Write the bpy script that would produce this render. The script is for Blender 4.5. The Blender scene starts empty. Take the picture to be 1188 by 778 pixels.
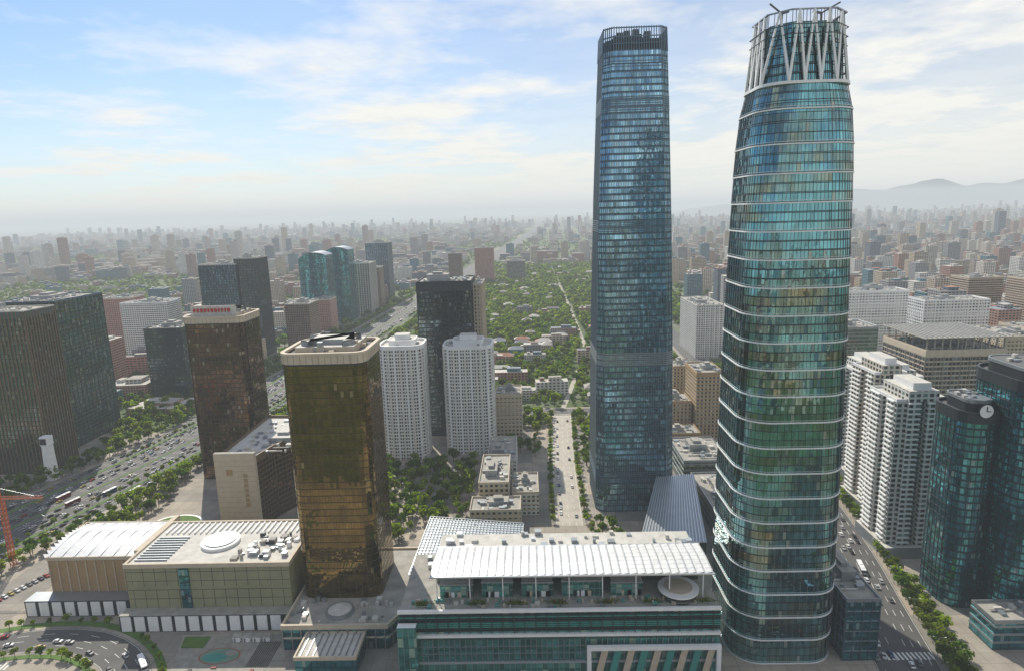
import bpy, math, random
from mathutils import Vector, Matrix
R=random.Random(7)
S=bpy.context.scene
S.view_settings.view_transform='Standard'
S.view_settings.look='None'
S.view_settings.exposure=0
# ---------------------------------------------------------------- node helpers
class NT:
    def __init__(s,name):
        s.mat=bpy.data.materials.new(name); s.mat.use_nodes=True
        s.t=s.mat.node_tree; s.t.nodes.clear()
        s.out=s.t.nodes.new('ShaderNodeOutputMaterial')
    def n(s,typ,**kw):
        nd=s.t.nodes.new('ShaderNode'+typ)
        for k,v in kw.items(): setattr(nd,k,v)
        return nd
    def l(s,a,b): s.t.links.new(a,b)
    def inp(s,sock,val):
        if hasattr(val,'is_linked') or hasattr(val,'links'): s.l(val,sock)
        else: sock.default_value=val
    def m(s,op,a,b=None,c=None):
        nd=s.n('Math',operation=op); s.inp(nd.inputs[0],a)
        if b is not None: s.inp(nd.inputs[1],b)
        if c is not None: s.inp(nd.inputs[2],c)
        return nd.outputs[0]
    def vm(s,op,a,b=None):
        nd=s.n('VectorMath',operation=op); s.inp(nd.inputs[0],a)
        if b is not None:
            if op=='SCALE': s.inp(nd.inputs[3],b)
            else: s.inp(nd.inputs[1],b)
        return nd.outputs['Value' if op=='DOT_PRODUCT' else 0]
    def mix(s,f,a,b,bt='MIX'):
        nd=s.n('Mix',data_type='RGBA',blend_type=bt)
        s.inp(nd.inputs[0],f)
        s.inp(nd.inputs[6],a if not isinstance(a,tuple) else (*a[:3],1))
        s.inp(nd.inputs[7],b if not isinstance(b,tuple) else (*b[:3],1))
        return nd.outputs[2]
    def uv(s):
        u=s.n('UVMap'); x=s.n('SeparateXYZ'); s.l(u.outputs[0],x.inputs[0])
        return x.outputs[0],x.outputs[1]
    def xyz(s,a,b,c=0.0):
        nd=s.n('CombineXYZ'); s.inp(nd.inputs[0],a);s.inp(nd.inputs[1],b);s.inp(nd.inputs[2],c); return nd.outputs[0]
    def noise(s,scale,detail=3,vec=None,rough=.5):
        nd=s.n('TexNoise'); nd.inputs['Scale'].default_value=scale; nd.inputs['Detail'].default_value=detail
        nd.inputs['Roughness'].default_value=rough
        if vec is None:
            g=s.n('NewGeometry'); vec=g.outputs['Position']
        s.l(vec,nd.inputs['Vector']); return nd.outputs[0]
    def ramp(s,f,stops,interp='LINEAR'):
        nd=s.n('ValToRGB'); cr=nd.color_ramp; cr.interpolation=interp
        while len(cr.elements)<len(stops): cr.elements.new(.5)
        for e,(p,c) in zip(cr.elements,stops): e.position=p; e.color=(*c,1) if len(c)==3 else c
        s.l(f,nd.inputs[0]); return nd.outputs[0]
    def pr(s,col,rough=.7,metal=0.0,normal=None,spec=None):
        p=s.n('BsdfPrincipled')
        s.inp(p.inputs['Base Color'],col if not isinstance(col,tuple) else (*col[:3],1))
        s.inp(p.inputs['Roughness'],rough); s.inp(p.inputs['Metallic'],metal)
        if normal is not None: s.l(normal,p.inputs['Normal'])
        if spec is not None: p.inputs['Specular IOR Level'].default_value=spec
        s.l(p.outputs[0],s.out.inputs[0]); return p
def plain(name,col,rough=.7,metal=0.,var=.25,scale=.15):
    t=NT(name); nz=t.noise(scale,3)
    f=t.m('MULTIPLY_ADD',nz,2*var,1-var)
    c=t.vm('SCALE',(*col,),f)
    t.pr(c,rough,metal); return t.mat
def glass(name,base,pw=1.5,ph=4.,spand=.25,spcol=(.03,.04,.045),mull=.1,mulcol=(.08,.09,.09),jit=.03,rough=.05,metal=.85,var=.35,blind=.1,blindcol=(.35,.36,.33),alt=None,alo=.48,aw=.12):
    t=NT(name); u,v=t.uv()
    uu=t.m('DIVIDE',u,pw); vv=t.m('DIVIDE',v,ph)
    cell=t.xyz(t.m('FLOOR',uu),t.m('FLOOR',vv))
    w=t.n('TexWhiteNoise',noise_dimensions='3D'); t.l(cell,w.inputs[0]); wv=w.outputs[0]; wc=w.outputs[1]
    big=t.noise(.05,2,t.xyz(u,t.m('MULTIPLY',v,1.5)))
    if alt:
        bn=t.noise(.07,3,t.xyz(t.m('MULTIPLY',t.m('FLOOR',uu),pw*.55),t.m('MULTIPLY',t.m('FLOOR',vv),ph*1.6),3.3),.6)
        base=t.mix(t.ramp(bn,[(alo,(0,0,0)),(alo+aw,(1,1,1))]),base,alt)  # patchy second tint; gB and gGold use it for painted-in reflections
    k=t.m('MULTIPLY_ADD',wv,2*var,1-var); k=t.m('MULTIPLY',k,t.m('MULTIPLY_ADD',big,1.2,.4))
    c=t.vm('SCALE',base,k)
    bl=t.m('MULTIPLY',t.m('GREATER_THAN',wv,1-blind),1.)
    c=t.mix(t.m('MULTIPLY',bl,.6),c,blindcol)
    sp=t.m('LESS_THAN',t.m('FRACT',vv),spand)
    mu=t.m('LESS_THAN',t.m('FRACT',uu),mull/pw)
    c=t.mix(sp,c,spcol); c=t.mix(mu,c,mulcol)
    any_=t.m('MAXIMUM',sp,mu)
    met=t.m('MULTIPLY',t.m('SUBTRACT',1.,t.m('MULTIPLY',any_,.6)),metal)
    met=t.m('MULTIPLY',met,t.m('SUBTRACT',1.,t.m('MULTIPLY',bl,.5)))
    g=t.n('NewGeometry')
    d=t.vm('SCALE',t.vm('SUBTRACT',wc,(.5,.5,.5)),jit)
    wav=t.n('TexNoise'); wav.inputs['Scale'].default_value=.22; wav.inputs['Detail'].default_value=1; t.l(g.outputs['Position'],wav.inputs['Vector'])
    d2=t.vm('SCALE',t.vm('SUBTRACT',wav.outputs[1],(.5,.5,.5)),jit*2.)
    nn=t.vm('NORMALIZE',t.vm('ADD',t.vm('ADD',g.outputs['Normal'],d),d2))
    ro=t.m('MULTIPLY_ADD',any_,.3,rough)
    t.pr(c,ro,met,nn); return t.mat
def facade(name,wall,win=(.03,.04,.05),bay=3.3,fl=3.1,ww=.55,wh=.55,walls=None,winmetal=.4):
    t=NT(name); u,v=t.uv()
    g=t.n('NewGeometry'); ri=g.outputs['Random Per Island']
    if walls:
        n=len(walls); wall=t.ramp(ri,[(i/n,c) for i,c in enumerate(walls)],'CONSTANT')
        bay=t.m('MULTIPLY_ADD',t.m('FRACT',t.m('MULTIPLY',ri,37.3)),2.5,bay)
        ww=t.m('MULTIPLY_ADD',t.m('FRACT',t.m('MULTIPLY',ri,11.7)),.4,ww-.15)
    uu=t.m('DIVIDE',u,bay); vv=t.m('DIVIDE',v,fl)
    fx=t.m('ABSOLUTE',t.m('SUBTRACT',t.m('FRACT',uu),.5)); fy=t.m('ABSOLUTE',t.m('SUBTRACT',t.m('FRACT',vv),.5))
    mk=t.m('MULTIPLY',t.m('LESS_THAN',fx,t.m('MULTIPLY',ww,.5)),t.m('LESS_THAN',fy,wh*.5))
    w=t.n('TexWhiteNoise',noise_dimensions='3D'); t.l(t.xyz(t.m('FLOOR',uu),t.m('FLOOR',vv),ri),w.inputs[0])
    wc=t.vm('SCALE',win,t.m('MULTIPLY_ADD',t.m('POWER',w.outputs[0],4.),5.,.5))
    nz=t.noise(.12,2); wl=t.vm('SCALE',wall,t.m('MULTIPLY_ADD',nz,.5,.75))
    c=t.mix(mk,wl,wc)
    t.pr(c,t.m('MULTIPLY_ADD',mk,-.6,.8),t.m('MULTIPLY',mk,winmetal)); return t.mat
# ---------------------------------------------------------------- mesh builder
class MB:
    def __init__(s,mats): s.v=[];s.f=[];s.mi=[];s.uv=[];s.mats=mats
    def face(s,pts,m,uv=None):
        b=len(s.v); s.v+=pts; s.f.append(tuple(range(b,b+len(pts)))); s.mi.append(m)
        s.uv+= uv if uv else [(p[0],p[1]) for p in pts]
    def prism(s,poly,z0,z1,m,mt=None,poly2=None,bottom=False):
        n=len(poly); p2=poly2 or poly; b=len(s.v)
        s.v+=[(x,y,z0) for x,y in poly]+[(x,y,z1) for x,y in p2]
        u=0
        for i in range(n):
            j=(i+1)%n; L=math.dist(poly[i],poly[j])
            s.f.append((b+i,b+j,b+n+j,b+n+i)); s.mi.append(m)
            s.uv+=[(u,z0),(u+L,z0),(u+L,z1),(u,z1)]; u+=L
        if mt is not None:
            s.f.append(tuple(range(b+n,b+2*n))); s.mi.append(mt); s.uv+=[(x,y) for x,y in p2]
        if bottom:
            s.f.append(tuple(range(b+n-1,b-1,-1))); s.mi.append(m); s.uv+=[(x,y) for x,y in poly[::-1]]
    def box(s,x0,x1,y0,y1,z0,z1,m,mt=None):
        s.prism([(x0,y0),(x1,y0),(x1,y1),(x0,y1)],z0,z1,m,m if mt is None else mt,bottom=z0>.5)
    def ring(s,poly,t,z0,z1,m,inn=.05):
        n=len(poly)
        o=offset(poly,t); i_=offset(poly,-inn); b=len(s.v)
        for P,z in((o,z0),(o,z1),(i_,z1),(i_,z0)): s.v+=[(x,y,z) for x,y in P]
        for k in range(4):
            a=k*n;c=((k+1)%4)*n
            for i in range(n):
                j=(i+1)%n; s.f.append((b+a+i,b+a+j,b+c+j,b+c+i)); s.mi.append(m); s.uv+=[(0,0)]*4
    def fin(s,p,n,w,d,z0,z1,m,p2=None):
        p2=p2 or p; tx,ty=-n[1]*w/2,n[0]*w/2; b=len(s.v)
        for (x,y),z in((p,z0),(p2,z1)):
            s.v+=[(x-tx,y-ty,z),(x+tx,y+ty,z),(x+tx+n[0]*d,y+ty+n[1]*d,z),(x-tx+n[0]*d,y-ty+n[1]*d,z)]
        for q in((1,2,6,5),(2,3,7,6),(3,0,4,7),(7,4,5,6),(0,3,2,1)):
            s.f.append(tuple(b+k for k in q)); s.mi.append(m); s.uv+=[(0,0)]*4
    def beam(s,a,c,w,m,w2=None):
        a=Vector(a);c=Vector(c);d=(c-a).normalized(); w2=w2 or w
        up=Vector((0,0,1)) if abs(d.z)<.95 else Vector((1,0,0))
        x=d.cross(up).normalized(); y=x.cross(d); b=len(s.v)
        for p,ww in((a,w),(c,w2)):
            for i,j in((-1,-1),(1,-1),(1,1),(-1,1)): s.v.append(tuple(p+x*i*ww/2+y*j*ww/2))
        for q in((0,1,5,4),(1,2,6,5),(2,3,7,6),(3,0,4,7),(0,3,2,1),(4,5,6,7)):
            s.f.append(tuple(b+k for k in q)); s.mi.append(m); s.uv+=[(0,0)]*4
    def cyl(s,x,y,r,z0,z1,m,n=12,r2=None,mt=None):
        P=[(x+r*math.cos(2*math.pi*i/n),y+r*math.sin(2*math.pi*i/n)) for i in range(n)]
        r2=r if r2 is None else r2
        Q=[(x+r2*math.cos(2*math.pi*i/n),y+r2*math.sin(2*math.pi*i/n)) for i in range(n)]
        s.prism(P,z0,z1,m,m if mt is None else mt,poly2=Q)
    def build(s,name,smooth=False,link=True):
        me=bpy.data.meshes.new(name); me.from_pydata(s.v,[],s.f)
        for m in s.mats: me.materials.append(m)
        me.polygons.foreach_set('material_index',s.mi)
        uvl=me.uv_layers.new(name='UVMap'); flat=[c for p in s.uv for c in p]
        uvl.data.foreach_set('uv',flat)
        if smooth: me.polygons.foreach_set('use_smooth',[True]*len(s.f))
        me.update()
        ob=bpy.data.objects.new(name,me)
        if link: S.collection.objects.link(ob)
        return ob
def offset(poly,t):
    n=len(poly);out=[]
    for i in range(n):
        a,b,c=poly[i-1],poly[i],poly[(i+1)%n]
        d1=Vector((b[0]-a[0],b[1]-a[1])).normalized(); d2=Vector((c[0]-b[0],c[1]-b[1])).normalized()
        n1=Vector((d1.y,-d1.x)); n2=Vector((d2.y,-d2.x)); h=(n1+n2); h=h/max(.3,h.length_squared)*2
        out.append((b[0]+h.x*t,b[1]+h.y*t))
    return out
def rect(x0,x1,y0,y1): return [(x0,y0),(x1,y0),(x1,y1),(x0,y1)]
def rrect(cx,cy,w,d,r,n=5):
    P=[]
    for k,(sx,sy) in enumerate(((1,-1),(1,1),(-1,1),(-1,-1))):
        for i in range(n+1):
            a=math.radians(-90+90*k+90*i/n)
            P.append((cx+sx*(w/2-r)+r*math.cos(a),cy+sy*(d/2-r)+r*math.sin(a)))
    return P
def resample(poly,step):
    out=[]
    n=len(poly); rem=0
    for i in range(n):
        a,b=poly[i],poly[(i+1)%n]; L=math.dist(a,b)
        if L<1e-6: continue
        dx,dy=(b[0]-a[0])/L,(b[1]-a[1])/L; s=rem
        while s<L: out.append(((a[0]+dx*s,a[1]+dy*s),(dy,-dx))); s+=step
        rem=s-L
    return out
# ---------------------------------------------------------------- materials
concrete=plain('concrete_roof',(.35,.33,.29),.85,var=.5,scale=.2)
roofdark=plain('roof_felt',(.13,.13,.13),.85,var=.5,scale=.3)
rooflight=plain('roof_pale',(.54,.52,.47),.8,var=.35,scale=.25)
white=plain('white_paint',(.82,.82,.81),.5,var=.12,scale=.3)
beige=plain('beige_stone',(.54,.46,.35),.75,var=.2,scale=.3)
tan=plain('tan_panel',(.38,.25,.13),.6,var=.2)
brownm=plain('brown_metal',(.16,.105,.06),.5,.2,var=.2)
steel=plain('steel_grey',(.32,.35,.37),.4,.6,var=.15)
dark=plain('dark_metal',(.04,.05,.06),.45,.4,var=.2)
navy=plain('blue_grey_metal',(.10,.16,.21),.4,.5,var=.2)
alu=plain('aluminium',(.62,.66,.69),.35,.7,var=.1)
asphalt=plain('asphalt',(.09,.087,.083),.8,var=.4,scale=.12)
t=NT('paving_stone'); g=t.n('NewGeometry'); x=t.n('SeparateXYZ'); t.l(g.outputs['Position'],x.inputs[0])
ju=t.m('LESS_THAN',t.m('FRACT',t.m('DIVIDE',x.outputs[0],7.)),.05); jv=t.m('LESS_THAN',t.m('FRACT',t.m('DIVIDE',x.outputs[1],7.)),.05)
wn=t.n('TexWhiteNoise',noise_dimensions='3D'); t.l(t.xyz(t.m('FLOOR',t.m('DIVIDE',x.outputs[0],28.)),t.m('FLOOR',t.m('DIVIDE',x.outputs[1],21.))),wn.inputs[0])
pc=t.mix(wn.outputs[0],(.22,.205,.18),(.40,.34,.27)); pc=t.vm('SCALE',pc,t.m('MULTIPLY_ADD',t.noise(.1,4),.9,.55))
t.pr(t.mix(t.m('MULTIPLY',t.m('MAXIMUM',ju,jv),.5),pc,(.13,.13,.12)),.85); paving=t.mat
palepave=plain('pale_paving',(.44,.40,.34),.85,var=.3,scale=.15)
mark=plain('road_paint',(.7,.7,.66),.7,var=.2,scale=2)
grass=plain('lawn_grass',(.09,.17,.03),.9,var=.5,scale=.3)
redm=plain('red_paint',(.45,.03,.02),.5)
orange=plain('orange_paint',(.6,.13,.02),.5)
tealg=plain('teal_panel',(.05,.28,.24),.5)
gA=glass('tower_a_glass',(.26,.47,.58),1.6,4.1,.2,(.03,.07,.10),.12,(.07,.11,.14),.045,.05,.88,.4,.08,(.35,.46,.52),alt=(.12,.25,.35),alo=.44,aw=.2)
gB=glass('tower_b_glass',(.16,.38,.42),1.5,3.8,.08,(.02,.05,.055),.08,(.05,.09,.09),.035,.03,.94,.2,.02,(.4,.38,.28),alt=(.24,.23,.13),alo=.46,aw=.26)  # gold-brown patches paint reflections of the city into the glass colour
gGold=glass('gold_glass',(.17,.125,.05),1.5,3.6,.14,(.06,.042,.015),.07,(.03,.022,.012),.02,.03,.94,.13,.01,(.4,.33,.2),alt=(.28,.20,.07),alo=.42,aw=.28)  # brighter gold patches painted in as golden reflections
gBronze=glass('bronze_glass',(.17,.11,.07),1.5,3.6,.2,(.05,.03,.02),.1,(.03,.022,.02),.03,.04,.92,.25,.02,alt=(.08,.07,.06),aw=.2)
gDark=glass('dark_glass',(.09,.13,.15),1.6,3.8,.25,(.02,.025,.03),.12,(.04,.045,.05),.035,.05,.88,.45,.04,alt=(.14,.15,.11),alo=.5,aw=.2)
gNavy=glass('navy_glass',(.08,.17,.25),1.6,3.8,.25,(.015,.03,.05),.12,(.03,.05,.07),.03,.06,.85,.5,.05)
gTeal=glass('teal_glass',(.09,.34,.40),1.6,3.8,.2,(.015,.07,.09),.12,(.05,.13,.15),.04,.05,.88,.35,.05,alt=(.05,.19,.23),alo=.46,aw=.2)
gMall=glass('mall_glass',(.12,.40,.36),2.4,5.,.12,(.02,.11,.09),.15,(.26,.34,.33),.03,.06,.7,.45,.12,(.45,.45,.3))
gGreen=glass('green_glass',(.13,.22,.19),1.8,3.8,.2,(.03,.05,.05),.14,(.06,.09,.09),.035,.05,.88,.4,.05,alt=(.2,.19,.12),alo=.46,aw=.2)
fWhite=facade('white_flats',(.68,.66,.61),bay=3.2,fl=3.,ww=.6,wh=.5)
fBeige=facade('beige_flats',(.50,.41,.28),bay=3.4,fl=3.4,ww=.5,wh=.5)
fPink=facade('pink_flats',(.45,.24,.18),bay=3.4,fl=3.1,ww=.5,wh=.5)
fGrey=facade('grey_office',(.24,.22,.18),bay=3.,fl=3.8,ww=.75,wh=.6)
fBrown=facade('brown_office',(.24,.15,.10),bay=3.,fl=3.6,ww=.6,wh=.6)
fCity=facade('city_walls',None,bay=3.,fl=3.2,ww=.6,wh=.5,walls=[(.58,.54,.47),(.50,.41,.31),(.44,.24,.17),(.68,.66,.61),(.32,.31,.31),(.54,.43,.30),(.12,.16,.2),(.62,.56,.47),(.40,.22,.16),(.09,.22,.26)])
t=NT('city_roofs'); g=t.n('NewGeometry')
c=t.ramp(g.outputs['Random Per Island'],[(0,(.34,.31,.28)),(.25,(.48,.45,.4)),(.45,(.2,.19,.19)),(.6,(.4,.19,.12)),(.75,(.55,.52,.47)),(.88,(.25,.28,.32))],'CONSTANT')
t.pr(t.vm('SCALE',c,t.m('MULTIPLY_ADD',t.noise(.15,2),.8,.6)),.85); rCity=t.mat
t=NT('city_ground')
n1=t.noise(.0016,4); n2=t.noise(.02,4); n3=t.noise(.11,3)
base=t.ramp(n2,[(.35,(.15,.15,.12)),(.5,(.25,.23,.19)),(.65,(.33,.30,.25))])
green=t.ramp(n3,[(.35,(.035,.07,.018)),(.65,(.10,.15,.03))])
gm=t.ramp(t.m('ADD',t.m('MULTIPLY',n1,.7),t.m('MULTIPLY',n2,.45)),[(.47,(0,0,0)),(.58,(1,1,1))])
t.pr(t.mix(gm,base,green),.95); ground_m=t.mat
# ---------------------------------------------------------------- ground & roads
mb=MB([ground_m]); E=60000
mb.face([(-E,-6000,0),(E,-6000,0),(E,E,0),(-E,E,0)],0); mb.build('ground')
mb=MB([paving]); mb.face([(-560,120,.01),(330,120,.01),(330,600,.01),(-560,600,.01)],0); mb.build('pavement')
def smooth_path(P,k=6):
    out=[]
    for i in range(len(P)-1):
        a=Vector(P[max(i-1,0)]);b=Vector(P[i]);c=Vector(P[i+1]);d=Vector(P[min(i+2,len(P)-1)])
        for j in range(k):
            s=j/k; out.append(.5*((2*b)+(c-a)*s+(2*a-5*b+4*c-d)*s*s+(3*b-a-3*c+d)*s**3))
    out.append(Vector(P[-1])); return out
class Path:
    def __init__(s,P,k=6):
        s.p=smooth_path(P,k); s.L=[0]
        for a,b in zip(s.p,s.p[1:]): s.L.append(s.L[-1]+(b-a).length)
        s.len=s.L[-1]
    def at(s,d,off=0):
        d=max(0,min(s.len-.01,d))
        lo,hi=0,len(s.L)-1
        while hi-lo>1:
            mid=(lo+hi)//2
            if s.L[mid]<=d: lo=mid
            else: hi=mid
        i=lo; t_=(s.p[i+1]-s.p[i]).normalized(); q=s.p[i]+t_*(d-s.L[i])
        return (q.x+t_.y*off,q.y-t_.x*off),(t_.x,t_.y)
    def ribbon(s,mb,o0,o1,z,m,d0=0,d1=None,step=12,h=0):
        d1=s.len if d1 is None else d1; n=max(1,int((d1-d0)/step)); A=[];B=[]
        for i in range(n+1):
            d=d0+(d1-d0)*i/n; A.append(s.at(d,o0)[0]); B.append(s.at(d,o1)[0])
        for i in range(n):
            if h: mb.prism([A[i],B[i],B[i+1],A[i+1]],z,z+h,m,m)
            else: mb.face([(*A[i],z),(*B[i],z),(*B[i+1],z),(*A[i+1],z)],m)
def road(name,P,half,lanes,kerb=True,med=0,walk=4,maxmark=1600,z=.02,surf=None):
    p=Path(P); mb=MB([surf or asphalt,mark,paving,grass])
    p.ribbon(mb,-half,half,z,0)
    dm=min(p.len,maxmark)
    for o in lanes:
        d=0
        while d<dm:
            p.ribbon(mb,o-.12,o+.12,z+.012,1,d,d+5,step=6); d+=12
    if lanes:
        for o in(-half+.5,half-.5): p.ribbon(mb,o-.1,o+.1,z+.012,1,0,dm)
    if kerb:
        p.ribbon(mb,half,half+walk,0.,2,0,dm,h=.14); p.ribbon(mb,-half-walk,-half,0.,2,0,dm,h=.14)
    if med: p.ribbon(mb,-med,med,0.,3,0,dm,h=.16)
    mb.build(name); return p
avP=[(-440,150),(-402,270),(-362,400),(-328,540),(-308,700),(-286,1000),(-250,1550),(-110,3600),(120,7500),(300,14000)]
av=road('avenue',avP,42,[-38,-34.5,-31,-23,-19.5,-16,-12,-8,-4.5,4.5,8,12,16,19.5,23,31,34.5,38],med=1)
rp=road('ramp_road',[(-345,200),(-305,258),(-268,280),(-226,282),(-192,262),(-172,225),(-160,170)],9,[-4.5,0,4.5],z=.045,walk=2)
mb=MB([grass,paving])
for s_ in(-1,1):
    a,b=sorted((s_*25.5,s_*28.5)); av.ribbon(mb,a,b,0.,0,0,1600,h=.18)
rp.ribbon(mb,-15,-11.2,.0,0,20,rp.len-10,step=8,h=.2); rp.ribbon(mb,11.2,14,.0,0,20,rp.len-10,step=8,h=.2)
mb.build('verge_strip')
rr=road('side_road',[(135,120),(158,220),(175,300),(188,360),(200,440),(215,600),(235,1200),(250,2400)],14,[-10.5,-7,-3.5,3.5,7,10.5],maxmark=900)
st=road('street',[(24,394),(26,500),(32,632)],9,[-4.5,0,4.5],maxmark=500,z=.03,surf=palepave)
st2=road('park_avenue',[(34,650),(60,800),(86,1000),(88,2300)],2.6,[],z=.03,kerb=False,surf=palepave)
cs=road('cross_street',[(-322,640),(-100,640),(140,640),(200,640),(500,650),(900,660)],9,[-5,0,5],maxmark=1200,z=.04)
rp2=road('front_road',[(-330,225),(-200,232),(-40,232),(90,238),(160,236)],8,[-4,0,4],z=.07,walk=3)
mb=MB([mark])
for (cx_,cy_) in((170,262),(-262,262)):
    for i in range(12): mb.face([(cx_-12+i*2,cy_,.085),(cx_-11+i*2,cy_,.085),(cx_-11+i*2,cy_+5,.085),(cx_-12+i*2,cy_+5,.085)],0)
mb.build('zebra_crossing')
# ---------------------------------------------------------------- generic building
def clutter(mb,poly,z,mi,n=None,seed=1,par=1.2,parm=None):
    r=random.Random(seed)
    xs=[p[0] for p in poly]; ys=[p[1] for p in poly]; x0,x1,y0,y1=min(xs),max(xs),min(ys),max(ys)
    W,D=x1-x0,y1-y0
    mb.ring(poly,.15,z-.6,z+par,parm if parm is not None else mi['wall'],inn=.35)
    mx,my=x0+W*r.uniform(.35,.6),y0+D*r.uniform(.4,.6); a,b=W*r.uniform(.12,.22),D*r.uniform(.12,.22); h=r.uniform(3,6)
    mb.box(mx-a,mx+a,my-b,my+b,z,z+h,mi['eq'],mi['roof']); mb.box(mx-a*.5,mx+a*.4,my-b*.6,my+b*.5,z+h,z+h+2,mi['eq'],mi['roof'])
    n=int(W*D/60)+8 if n is None else n
    for _ in range(min(n,60)):
        x=r.uniform(x0+W*.1,x1-W*.1); y=r.uniform(y0+D*.1,y1-D*.1); k=r.random(); e=r.choice(['eq','eq2'])
        if k<.6: a,b,h=r.uniform(.6,2.),r.uniform(.6,2.),r.uniform(.8,2.2); mb.box(x-a,x+a,y-b,y+b,z,z+h,mi[e])
        elif k<.8: mb.cyl(x,y,r.uniform(.6,1.3),z,z+r.uniform(1,2.),mi[e],8)
        else:
            L=r.uniform(3,8); mb.box(max(x0+1,x-L),min(x1-1,x+L),y-.3,y+.3,z+.3,z+.9,mi['eq2'])
def tower(name,poly,H,wallm,roofm=concrete,bandm=None,fl=3.6,bandh=1.0,bandt=.25,pier=0,pierm=None,piert=.4,pierw=.5,z0=0,seed=None,topband=0,par=1.2):
    seed=seed or int(abs(poly[0][0]*7+poly[0][1]*3))
    mats=[wallm,roofm,bandm or wallm,pierm or bandm or wallm,steel,rooflight]
    mb=MB(mats); mb.prism(poly,z0,H,0,1)
    if bandm:
        z=z0+fl
        while z<H-.3: mb.ring(poly,bandt,z-bandh/2,z+bandh/2,2,inn=.02); z+=fl
    if pier:
        n=len(poly)
        for i in range(n):
            a,b=poly[i],poly[(i+1)%n]; L=math.dist(a,b)
            if L<2: continue
            k=max(1,round(L/pier)); dx,dy=(b[0]-a[0])/L,(b[1]-a[1])/L
            for j in range(k+1):
                s=min(max(L*j/k,pierw/2),L-pierw/2)
                mb.fin((a[0]+dx*s,a[1]+dy*s),(dy,-dx),pierw,piert,z0,H,3)
    if topband: mb.ring(poly,.5,H-topband,H+.3,2,inn=.1)
    clutter(mb,poly,H,{'wall':2 if bandm else 5,'roof':1,'eq':4,'eq2':5},seed=seed,par=par)
    return mb.build(name)
occupied=[]
def occ(x0,x1,y0,y1,pad=8): occupied.append((x0-pad,x1+pad,y0-pad,y1+pad))
def T(name,x0,x1,y,d,H,wallm,chf=0,**k):
    poly=rect(x0,x1,y,y+d)
    if chf: poly=rrect((x0+x1)/2,y+d/2,x1-x0,d,chf,1)
    occ(x0,x1,y,y+d); return tower(name,poly,H,wallm,**k)
# ---------------------------------------------------------------- rounded skyscraper (B)
CX,CY=113,284
def wB(z):
    P=[(0,46.5),(20,47),(60,47),(110,46),(150,44.8),(190,43.2),(217,41.8),(232,40.6),(241,39),(247,37.2),(251,35.5)]
    for (a,wa),(b,wb) in zip(P,P[1:]):
        if z<=b: return wa+(wb-wa)*(z-a)/(b-a)
    return 35.5
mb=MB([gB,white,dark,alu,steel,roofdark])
zs=[0,12]
while zs[-1]<229: zs.append(zs[-1]+11.35)
zs=[z for z in zs if z<236]+[241,251]
for i,(a,b) in enumerate(zip(zs,zs[1:])):
    wa,wb=wB(a)+.3,wB(b)-.1
    PA=rrect(CX,CY,wa,wa,13,8); PB=rrect(CX,CY,wb,wb,13,8)
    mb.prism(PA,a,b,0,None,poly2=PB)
    mb.ring(PA,.4,a-.2,a+.3,1,inn=.8)
    mb.ring(PA,.15,a+.9,a+1.05,3,inn=.3)
    for k in range(1,3):
        s=k/3; w=wa+(wb-wa)*s
        mb.ring(rrect(CX,CY,w,w,13,8),.08,a+(b-a)*s-.2,a+(b-a)*s+.12,2,inn=.3)
    sc=wb/wa
    for k,(p,n) in enumerate(resample(PA,1.5)):
        q=(CX+(p[0]-CX)*sc,CY+(p[1]-CY)*sc); mb.fin(p,n,.07,.14,a+.3,b-.3,4 if k%2 else 2,p2=q)
wt=wB(251); mb.prism(rrect(CX,CY,wt-.5,wt-.5,11,8),250.9,251.6,2,5)
mb.ring(rrect(CX,CY,wt,wt,11,8),.5,250.5,251.6,1,inn=1)
zc0,zc1=251.6,278
mb.prism(rrect(CX,CY,25,25,6,4),251.6,269,2,5)
pb=rrect(CX,CY,34.5,34.5,8,1); pt=rrect(CX,CY,31,31,7,1)
def lp(p,q,s): return (p[0]+(q[0]-p[0])*s,p[1]+(q[1]-p[1])*s)
for e in range(8):
    a,b=pb[e],pb[(e+1)%8]; c,d=pt[e],pt[(e+1)%8]; L=math.dist(a,b)
    k=3 if L>12 else 1
    for j in range(k):
        b0=lp(a,b,j/k); b1=lp(a,b,(j+1)/k); tm=lp(c,d,(j+.5)/k); t0=lp(c,d,j/k)
        mb.beam((*b0,zc0),(*tm,zc1),.95,1,.65); mb.beam((*b1,zc0),(*tm,zc1),.95,1,.65)
        for s in(0,.25,.5,.75):
            p=lp(lp(a,b,(j+s)/k),(CX,CY),.05); q=lp(lp(c,d,(j+s)/k),(CX,CY),.05)
            mb.beam((*p,zc0),(*q,zc1),.2,2)
    for z in(255,258.5,262,265.5,269,272.5):
        mb.beam((*lp(a,(CX,CY),.05),z),(*lp(b,(CX,CY),.05),z),.3,2)
mb.prism([lp(p,(CX,CY),.09) for p in pb],zc0,274,0,None,poly2=[lp(p,(CX,CY),.1) for p in pt])
mb.ring(rrect(CX,CY,31,31,7,1),.3,zc1-.2,zc1+.25,4,inn=.6)
for (x,y,s) in((CX-9,CY-6,-1),(CX+7,CY-5,1)):
    mb.beam((x,y,268),(x,y,279),.7,5); mb.beam((x,y,279),(x+s*6,y-3,282),.5,5); mb.beam((x,y,279),(x-s*3,y+1,280),.8,5)
mb.build('rounded_skyscraper'); occ(88,138,258,308)
T('glass_annex',139,154,262,60,30,gTeal,bandm=steel,fl=5,bandh=.4,pier=4,pierm=navy,pierw=.25)
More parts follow.
